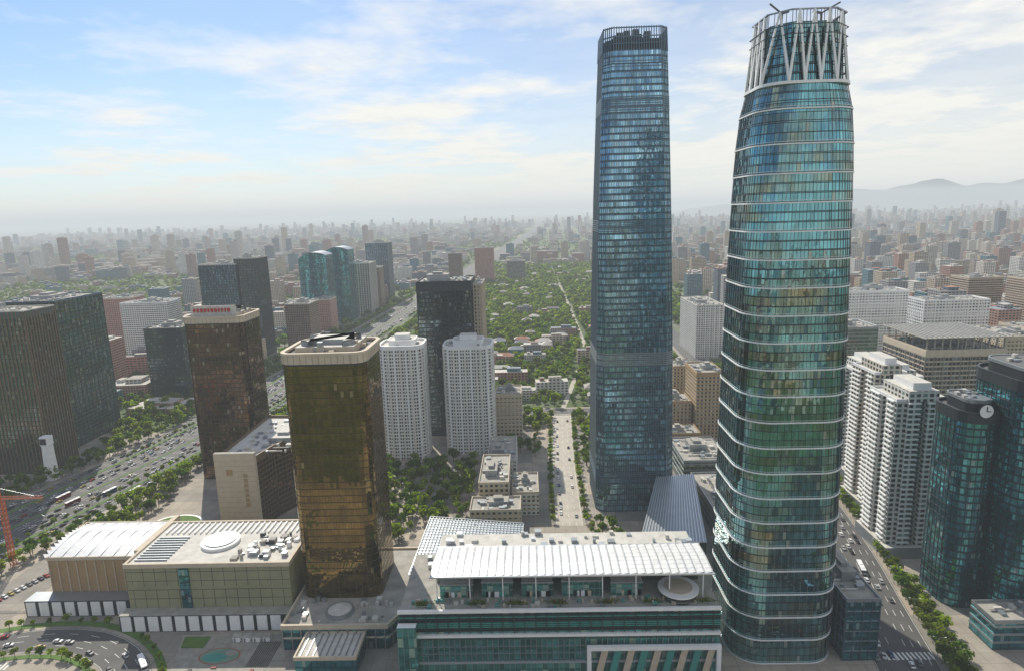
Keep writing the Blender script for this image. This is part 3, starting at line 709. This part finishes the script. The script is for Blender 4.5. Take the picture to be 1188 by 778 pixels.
while y<11000:
    cell=70 if y<1500 else (85 if y<3500 else 120); step=cell*(.8 if y<3500 else 1)
    X=y*.95+200; x=-X
    while x<X:
        cx=x+R.uniform(-.2,.2)*cell; cy=y+R.uniform(-.2,.2)*cell
        emb=(-230<cx<215 and 640<cy<1000) or (-190<cx<330+ (cy-1000)*.05 and 1000<=cy<2400)
        k=R.random(); s=math.sin(cx*.0021+1.3)*math.cos(cy*.0017+.4)
        if not blocked(cx,cy,18,12) and not(cy<655 and -300<cx<215):
            if emb:
                for rep in range(3 if cy<1050 else 1):
                    hx,hy=cx+R.uniform(-32,32),cy+R.uniform(-26,26); kk=R.random()
                    if not blocked(hx,hy,12,10):
                        if kk<(.3 if cy<1050 else .12):
                            w_,d_,h_=R.uniform(24,44),R.uniform(11,15),R.uniform(9,19); bld(low,hx,hy,w_,d_,h_,R); foot.append((hx-w_/2-2,hx+w_/2+2,hy-d_/2-6,hy+d_/2+2))
                        elif kk<.85: house(low,hx,hy,R.uniform(14,28),R.uniform(10,16),R.uniform(7,11),R)
            elif cx>240 and cy<2600:
                if k<.45: bld(city,cx,cy,R.uniform(22,34),R.uniform(18,28),R.uniform(45,88),R)
                elif k<.9: bld(city,cx,cy,R.uniform(38,60),R.uniform(13,18),R.uniform(20,55),R)
                if k>.6: bld(city,cx,cy+cell*.42,R.uniform(30,50),12,R.uniform(12,20),R)
            elif s>.4:
                if k<.3: bld(low,cx,cy,R.uniform(30,50),13,R.uniform(8,20),R)
            else:
                far=cy>2500
                if k<.13: bld(city,cx,cy,R.uniform(24,34),R.uniform(20,28),R.uniform(50,100 if cy>1500 else 75),R)
                elif k<.75:
                    hh=R.choice([18,18,21,30,36,45]); w=R.uniform(40,66)
                    bld(city,cx,cy-cell*.2,w,13,hh,R,not far)
                    if not blocked(cx,cy+cell*.25,14,8): bld(city,cx,cy+cell*.2,w*R.uniform(.8,1.),13,hh+R.uniform(-2,4),R,not far)
                elif k<.88: bld(city,cx,cy,R.uniform(40,60),R.uniform(30,45),R.uniform(8,18),R)
                elif k<.9 and far: bld(city,cx,cy,30,28,R.uniform(100,150),R)
        x+=cell
    y+=step
city.build('distant_city'); low.build('low_rise_district')
bk=MB([fCity,rCity])  # unseen stand-in blocks behind the camera, put in for glass reflections
for _ in range(300):
    x=R.uniform(-1400,1400); y=-R.uniform(170,1500); bld(bk,x,y,R.uniform(22,48),R.uniform(18,40),R.choice([25,40,60,80,110,150,190,230]),R,False)
bk.build('city_blocks')
# ---------------------------------------------------------------- trees
def leafmat(name,c):
    t=NT(name); g=t.n('NewGeometry'); ri=g.outputs['Random Per Island']
    oi=t.n('ObjectInfo')
    k=t.m('MULTIPLY',t.m('MULTIPLY_ADD',ri,1.1,.45),t.m('MULTIPLY_ADD',oi.outputs['Random'],.8,.6))
    col=t.vm('SCALE',c,k)
    d=t.n('BsdfDiffuse'); t.l(col,d.inputs[0]); tr=t.n('BsdfTranslucent'); t.l(t.vm('MULTIPLY',col,(1.7,1.9,.7)),tr.inputs[0])
    mx=t.n('MixShader'); mx.inputs[0].default_value=.5; t.l(d.outputs[0],mx.inputs[1]); t.l(tr.outputs[0],mx.inputs[2]); t.l(mx.outputs[0],t.out.inputs[0]); return t.mat
bark=plain('bark',(.09,.07,.05),.9)
def treemesh(name,leaf,seed,nleaf=420,h=10,size=.75):
    r=random.Random(seed); mb=MB([bark,leaf])
    mb.cyl(0,0,.28,0,h*.45,0,6,r2=.16)
    lobes=[]
    for i in range(7):
        a=i*2.4+r.random(); q=h*r.uniform(.12,.26); z=h*r.uniform(.45,.82); p=(q*math.cos(a),q*math.sin(a),z); lobes.append((p,h*r.uniform(.13,.22)))
        if i<5: mb.beam((0,0,h*r.uniform(.25,.42)),p,.16,0,.06)
    lobes.append(((0,0,h*.8),h*.17))
    for i in range(nleaf):
        c,rad=r.choice(lobes); v=Vector((r.gauss(0,1),r.gauss(0,1),r.gauss(0,.8))).normalized()*rad*r.uniform(.55,1.1)
        p=Vector(c)+v; n=(v.normalized()+Vector((r.uniform(-.8,.8),r.uniform(-.8,.8),r.uniform(-.3,.9)))).normalized()
        a=n.orthogonal().normalized(); b=n.cross(a); s=size*r.uniform(.5,1.2); th=r.random()*6.28
        a,b=a*math.cos(th)+b*math.sin(th),b*math.cos(th)-a*math.sin(th)
        mb.face([tuple(p+a*s),tuple(p+b*s*.7),tuple(p-a*s*.8),tuple(p-b*s*.75)],1)
    return mb.build(name)
lm=[leafmat('leaf_fresh',(.17,.22,.025)),leafmat('leaf_mid',(.09,.15,.022)),leafmat('leaf_olive',(.14,.17,.028))]
def grove(name,pts,variant,hi=True):
    me=bpy.data.meshes.new(name); V=[];F=[]
    for (x,y,s) in pts:
        a=R.random()*6.28; b=len(V); q=s/2
        for k in range(4):
            an=a+k*math.pi/2; V.append((x+q*1.41421*math.cos(an),y+q*1.41421*math.sin(an),0.))
        F.append((b,b+1,b+2,b+3))
    me.from_pydata(V,[],F); ob=bpy.data.objects.new(name,me); S.collection.objects.link(ob)
    ob.instance_type='FACES'; ob.use_instance_faces_scale=True; ob.instance_faces_scale=1.0; ob.show_instancer_for_render=False; ob.show_instancer_for_viewport=False
    tr=treemesh('tree',lm[variant%3],variant+5,300 if hi else 80,10,.9 if hi else 1.7); tr.parent=ob
near=[[],[],[]]; far=[[],[],[]]
def add(x,y,s=None,chk=True):
    if chk and blocked(x,y,2,2,46): return
    if y>640 and -240<x<340:
        for a,b,c,d in foot:
            if a<x<b and c<y<d: return
    (near if y<700 else far)[R.randrange(3)].append((x,y,s or R.uniform(.7,1.35)))
def fill(x0,x1,y0,y1,sp,chk=True,s=None):
    y=y0
    while y<y1:
        x=x0
        while x<x1:
            add(x+R.uniform(-.45,.45)*sp,y+R.uniform(-.45,.45)*sp,(s or 1)*R.uniform(.6,1.35),chk); x+=sp
        y+=sp
for o,sp in((-49,8),(49,8),(-46,13),(54,9),(58,11)):
    d=120
    while d<1500:
        (x,y),_=av.at(d,o); add(x,y,R.uniform(.6,1.1),False) if not any(a<x<b and c<y<e for a,b,c,e in occupied) and y>230 else None; d+=sp*R.uniform(.8,1.3)
for o in(-27,27):
    d=100
    while d<1400:
        (x,y),_=av.at(d,o)
        if math.sin(d*.02+o)>-.4: add(x,y,R.uniform(.4,.7),False)
        d+=R.uniform(6,10)
for o in(-13,12.5):
    d=60
    while d<rp.len-60:
        (x,y),_=rp.at(d,o)
        if not any(a+6<x<b-6 and c+6<y<e for a,b,c,e in occupied): add(x,y,R.uniform(.3,.6),False)
        d+=R.uniform(4,8)
for o,sp in((-16.5,8),(16.5,6),(20,6),(24,8)):
    d=60
    while d<700:
        (x,y),_=rr.at(d,o)
        if not any(a+6<x<b-6 and c<y<e for a,b,c,e in occupied) and not(o<0 and y<335): add(x,y,R.uniform(.6,.95),False)
        d+=sp*R.uniform(.8,1.2)
for o in(-11,11):
    d=4
    while d<236:
        (x,y),_=st.at(d,o); add(x,y,R.uniform(.5,.8),False); d+=R.uniform(7,9)
fill(-140,-40,400,512,8); fill(-140,-80,372,400,8); fill(-30,60,590,640,10); fill(38,130,470,640,9); fill(-230,-140,500,640,10); fill(-140,-100,350,372,7)
fill(-228,-190,373,386,7,False,.6); fill(-178,-146,352,390,8); fill(-262,-236,362,372,6,False,.6)
fill(40,58,375,404,6,False,.7); fill(-290,-268,380,560,8); fill(-20,10,515,640,8); fill(150,215,580,900,10)
fill(-560,-400,660,900,12); fill(-400,-370,440,900,10); fill(-480,-405,420,490,10); fill(205,330,300,640,12)
fill(-230,215,650,1000,10.5,True,1.); fill(-190,340,1000,1500,12,True,1.2); fill(-190,340,1500,2400,16,True,1.5)
for _ in range(18000):
    y=600+6000*R.random()**1.5; x=R.uniform(-1,1)*(y*.85+150); s=math.sin(x*.0021+1.3)*math.cos(y*.0017+.4)
    if (s>.3 or R.random()<.5): add(x,y,R.uniform(.9,1.7))
for _ in range(8000):
    y=900+5000*R.random(); x=-R.uniform(200,1)*(y*.004+.6); add(x,y,R.uniform(1.,1.7))
for i in range(3): grove('tree_grove',near[i],i,True); grove('distant_trees',far[i],i+3,False)
mb=MB([lm[0]])
for _ in range(1800):
    x=R.choice([-50,-26,-8,10,32,51,74])+R.gauss(0,2.2); y=256+R.gauss(0,.9); z=35+abs(R.gauss(0,.7)); s=.3
    a=Vector((R.gauss(0,1),R.gauss(0,1),R.gauss(0,1))).normalized(); b=a.orthogonal().normalized(); p=Vector((x,y,z)); mb.face([tuple(p+a*s),tuple(p+b*s),tuple(p-a*s),tuple(p-b*s)],0)
mb.build('terrace_shrubs')
# ---------------------------------------------------------------- vehicles
def paint(n,c): return plain(n,c,.3,.1,var=.05)
carcols=[paint('car_white',(.75,.75,.74)),paint('car_silver',(.45,.46,.47)),paint('car_black',(.03,.03,.035)),paint('car_grey',(.15,.155,.16)),paint('car_red',(.35,.03,.02)),paint('car_gold',(.45,.36,.12)),paint('car_blue',(.04,.09,.2))]
wing=plain('window_tint',(.02,.025,.03),.08,.3); tyre=plain('tyre',(.02,.02,.02),.8); lampm=plain('tail_lamp',(.4,.02,.01),.3)
def carmesh(col):
    mb=MB([col,wing,tyre,lampm])
    prof=[(-2.3,.35),(-2.3,.85),(-2.1,.98),(-1.0,1.02),(1.35,1.05),(2.2,1.0),(2.32,.8),(2.3,.35)]
    w=.9; L=[(-w,a,b) for a,b in prof]; Q=[(w,a,b) for a,b in prof]; n=len(prof)
    mb.face(L,0); mb.face(Q[::-1],0)
    for i in range(n): j=(i+1)%n; mb.face([L[i],Q[i],Q[j],L[j]],0)
    b=[(-.86,-1.1,1.02),(.86,-1.1,1.02),(.86,1.75,1.04),(-.86,1.75,1.04)]; t_=[(-.66,-.45,1.46),(.66,-.45,1.46),(.66,1.0,1.48),(-.66,1.0,1.48)]
    for i in range(4): j=(i+1)%4; mb.face([b[i],b[j],t_[j],t_[i]],1)
    mb.face([(x*1.02,y,z+.012) for x,y,z in t_],0)
    for x in(-.9,.78):
        for y in(-1.4,1.4):
            P=[(y+.34*math.cos(k*math.pi/4),.34+.34*math.sin(k*math.pi/4)) for k in range(8)]
            A=[(x-.02,p[0],p[1]) for p in P];B=[(x+.14,p[0],p[1]) for p in P]; mb.face(A,2); mb.face(B[::-1],2)
            for k in range(8): mb.face([A[k],A[(k+1)%8],B[(k+1)%8],B[k]],2)
    mb.face([(-.8,2.33,.75),(-.4,2.33,.75),(-.4,2.33,.9),(-.8,2.33,.9)],3); mb.face([(.4,2.33,.75),(.8,2.33,.75),(.8,2.33,.9),(.4,2.33,.9)],3)
    o=mb.build('car',link=False); me=o.data; bpy.data.objects.remove(o); return me
carm=[carmesh(c) for c in carcols]
def busmesh(col):
    mb=MB([col,wing,tyre,white]); mb.prism(rrect(0,0,2.5,11.6,.35,2),.35,1.3,0,0); mb.prism(rrect(0,0,2.44,11.5,.35,2),1.3,2.4,1,1); mb.prism(rrect(0,0,2.5,11.6,.35,2),2.4,3.0,0,3)
    for y in range(-5,6,2):
        for x in(-1.24,1.2): mb.box(x,x+.06,y-.08,y+.08,1.3,2.4,0)
    mb.box(-.8,.8,-2,-.2,3.0,3.25,3); mb.box(-.8,.8,2,3.6,3.0,3.25,3)
    for x in(-1.2,.95):
        for y in(-3.6,3.4):
            P=[(y+.48*math.cos(k*math.pi/4),.48+.48*math.sin(k*math.pi/4)) for k in range(8)]
            A=[(x-.08,p[0],p[1]) for p in P];B=[(x+.3,p[0],p[1]) for p in P]; mb.face(A,2); mb.face(B[::-1],2)
            for k in range(8): mb.face([A[k],A[(k+1)%8],B[(k+1)%8],B[k]],2)
    o=mb.build('bus',link=False); me=o.data; bpy.data.objects.remove(o); return me
busm=[busmesh(carcols[0]),busmesh(carcols[4]),busmesh(carcols[6])]
def put(me,name,x,y,ang,z=.035):
    o=bpy.data.objects.new(name,me); o.location=(x,y,z); o.rotation_euler=(0,0,ang); S.collection.objects.link(o)
def traffic(path,lanes,d0,d1,dens,bus=.04,z=.035):
    for o in lanes:
        d=d0+R.uniform(0,12)
        while d<d1:
            (x,y),t_=path.at(d,o+R.uniform(-.25,.25)); ang=math.atan2(t_[1],t_[0])-math.pi/2+(math.pi if o>0 else 0)
            if R.random()<bus: put(R.choice(busm),'bus',x,y,ang,z); d+=9
            else: put(R.choices(carm,[5,4,4,3,1,1,1])[0],'car',x,y,ang,z)
            d+=6+R.expovariate(1/dens)
traffic(av,[-36,-32.6,-21.2,-17.8,-14,-10,-6.2,6.2,10,14,17.8,21.2,32.6,36],150,900,11)
traffic(av,[-21.2,-14,-10,10,14,21.2],900,1500,30)
traffic(rr,[-12,-8.8,-5.2,-1.8,1.8,5.2,8.8],60,420,26,.06)
traffic(st,[-5,5],5,230,30,.02,.045); traffic(rp,[-6,-2,2,6],20,220,22,.06,.06); traffic(rp2,[-2,2],20,460,22,.05,.085); traffic(cs,[-2.5,2.5],10,800,40,.03,.055)
for i in range(14): put(R.choice(carm),'car',-240+i*2.9,366+R.uniform(-.3,.3),0,.02)
for i in range(12): put(R.choice(carm),'car',-300+i*1.2,318+i*3.,1.2,.02)
for i in range(10): put(R.choice(carm),'car',-150-i*2.9,347,0,.02)
mb=MB([steel,white]); mb.cyl(0,0,.14,0,10,0,6,r2=.08); mb.beam((0,0,10),(-2.2,0,10.5),.1,0); mb.beam((0,0,10),(2.2,0,10.5),.1,0); mb.box(-2.8,-2,-.15,.15,10.4,10.6,1); mb.box(2,2.8,-.15,.15,10.4,10.6,1)
o=mb.build('street_lamp',link=False); lam=o.data; bpy.data.objects.remove(o)
for o_ in(-27,27):
    d=130
    while d<800: (x,y),t_=av.at(d,o_); put(lam,'street_lamp',x,y,math.atan2(t_[1],t_[0])-math.pi/2,.15); d+=35
d=60
while d<400:
    (x,y),t_=rr.at(d,14.8); put(lam,'street_lamp',x,y,math.atan2(t_[1],t_[0])-math.pi/2,.12); d+=30
# ---------------------------------------------------------------- hills
from mathutils import noise as mn
mb=MB([plain('hill_scrub',(.10,.12,.12),.95)]); nx,ny=90,10; g_={}
for i in range(nx+1):
    for j in range(ny+1):
        x=3500+i*160; y=15500+j*350; e=math.sin(math.pi*j/ny)*min(1,i/22)
        h=e*(280+360*mn.noise(Vector((x*.00035,y*.0002,1)))+180*mn.noise(Vector((x*.0012,y*.001,3)))+ 300*min(1,i/60))
        g_[i,j]=len(mb.v); mb.v.append((x,y,max(-5,h)))
for i in range(nx):
    for j in range(ny):
        mb.f.append((g_[i,j],g_[i+1,j],g_[i+1,j+1],g_[i,j+1])); mb.mi.append(0); mb.uv+=[(0,0)]*4
mb.build('hills',smooth=True)
# ---------------------------------------------------------------- atmosphere (haze layer; emission stands in for scattered light)
mb=MB([None]); t=NT('haze_air'); va=t.n('VolumeAbsorption'); va.inputs['Color'].default_value=(0,0,0,1); DEN=1.1e-4; va.inputs['Density'].default_value=DEN
em=t.n('Emission'); em.inputs[0].default_value=(.66,.71,.74,1); em.inputs[1].default_value=DEN*1.0
ad=t.n('AddShader'); t.l(va.outputs[0],ad.inputs[0]); t.l(em.outputs[0],ad.inputs[1]); t.l(ad.outputs[0],t.out.inputs[1])
mb.mats=[t.mat]; mb.prism([(-45000,-5000),(45000,-5000),(45000,50000),(-45000,50000)],-20,430,0,0,bottom=False)
mb.face([(-45000,-5000,-20),(-45000,50000,-20),(45000,50000,-20),(45000,-5000,-20)],0)
mb.build('haze_layer')
# ---------------------------------------------------------------- world
SUN_EL=math.radians(42); SUN_AZ=math.radians(-25)
dv=Vector((math.sin(SUN_AZ)*math.cos(SUN_EL),math.cos(SUN_AZ)*math.cos(SUN_EL),math.sin(SUN_EL)))
W=bpy.data.worlds.new('World'); S.world=W; W.use_nodes=True; nt=W.node_tree; nt.nodes.clear()
W.cycles.sampling_method='MANUAL'; W.cycles.sample_map_resolution=512
class WT(NT):
    def __init__(s): s.t=nt; s.out=nt.nodes.new('ShaderNodeOutputWorld')
w=WT(); sky=w.n('TexSky',sky_type='NISHITA'); sky.sun_disc=False; sky.sun_elevation=SUN_EL; sky.sun_rotation=SUN_AZ; sky.air_density=1.0; sky.dust_density=.5; sky.ozone_density=2.; sky.altitude=100
tc=w.n('TexCoord'); sx=w.n('SeparateXYZ'); w.l(tc.outputs['Generated'],sx.inputs[0])
zc=w.m('MAXIMUM',sx.outputs[2],0.)
zz_=w.m('ADD',zc,.09)
pv=w.xyz(w.m('ADD',w.m('DIVIDE',sx.outputs[0],zz_),2.7),w.m('DIVIDE',sx.outputs[1],zz_),0.)
c1=w.noise(.75,6,pv,.58); c2=w.noise(2.6,3,pv,.6)
cm=w.m('ADD',w.m('MULTIPLY',c1,.85),w.m('MULTIPLY',c2,.15))
cloud=w.ramp(cm,[(.47,(.0,.0,.0)),(.56,(.55,.55,.55)),(.64,(1,1,1))])
veil=w.m('POWER',w.m('SUBTRACT',1.,zc),6.)
side=w.m('MULTIPLY_ADD',sx.outputs[0],.4,.12)
mk=w.m('ADD',w.m('MULTIPLY',cloud,.8),w.m('ADD',w.m('MULTIPLY',veil,.8),side))
mk=w.m('MINIMUM',w.m('MAXIMUM',mk,0.),.96)
shade=w.ramp(c2,[(.3,(6.4,6.7,6.9)),(.55,(8.0,7.85,7.4))])
shade=w.mix(veil,shade,(7.5,7.3,6.6))
skb=w.vm('MULTIPLY',sky.outputs[0],(.60,.76,.92))
col=w.mix(mk,skb,shade)
bg=w.n('Background'); w.l(col,bg.inputs[0]); bg.inputs[1].default_value=.13; w.l(bg.outputs[0],w.out.inputs[0])
sl=bpy.data.lights.new('sun','SUN'); sl.energy=5; sl.angle=math.radians(.5); sl.color=(1,.93,.80); so=bpy.data.objects.new('sun',sl); S.collection.objects.link(so)
so.rotation_euler=dv.to_track_quat('Z','Y').to_euler(); so.location=dv*1000
# ---------------------------------------------------------------- camera
ps=math.radians(1.53); th=math.atan(144/745); ro=math.radians(1.7)
F=Vector((-math.sin(ps)*math.cos(th),math.cos(ps)*math.cos(th),-math.sin(th))); Rt=Vector((math.cos(ps),math.sin(ps),0)); U=Rt.cross(F)
Xa=Rt*math.cos(ro)-U*math.sin(ro); Ya=Rt*math.sin(ro)+U*math.cos(ro)
M=Matrix((Xa,Ya,-F)).transposed().to_4x4(); M.translation=Vector((0,0,205))
cd=bpy.data.cameras.new('camera'); cd.lens=36*745/1188; cd.sensor_width=36; cd.clip_start=1; cd.clip_end=120000
co=bpy.data.objects.new('camera',cd); co.matrix_world=M; S.collection.objects.link(co); S.camera=co
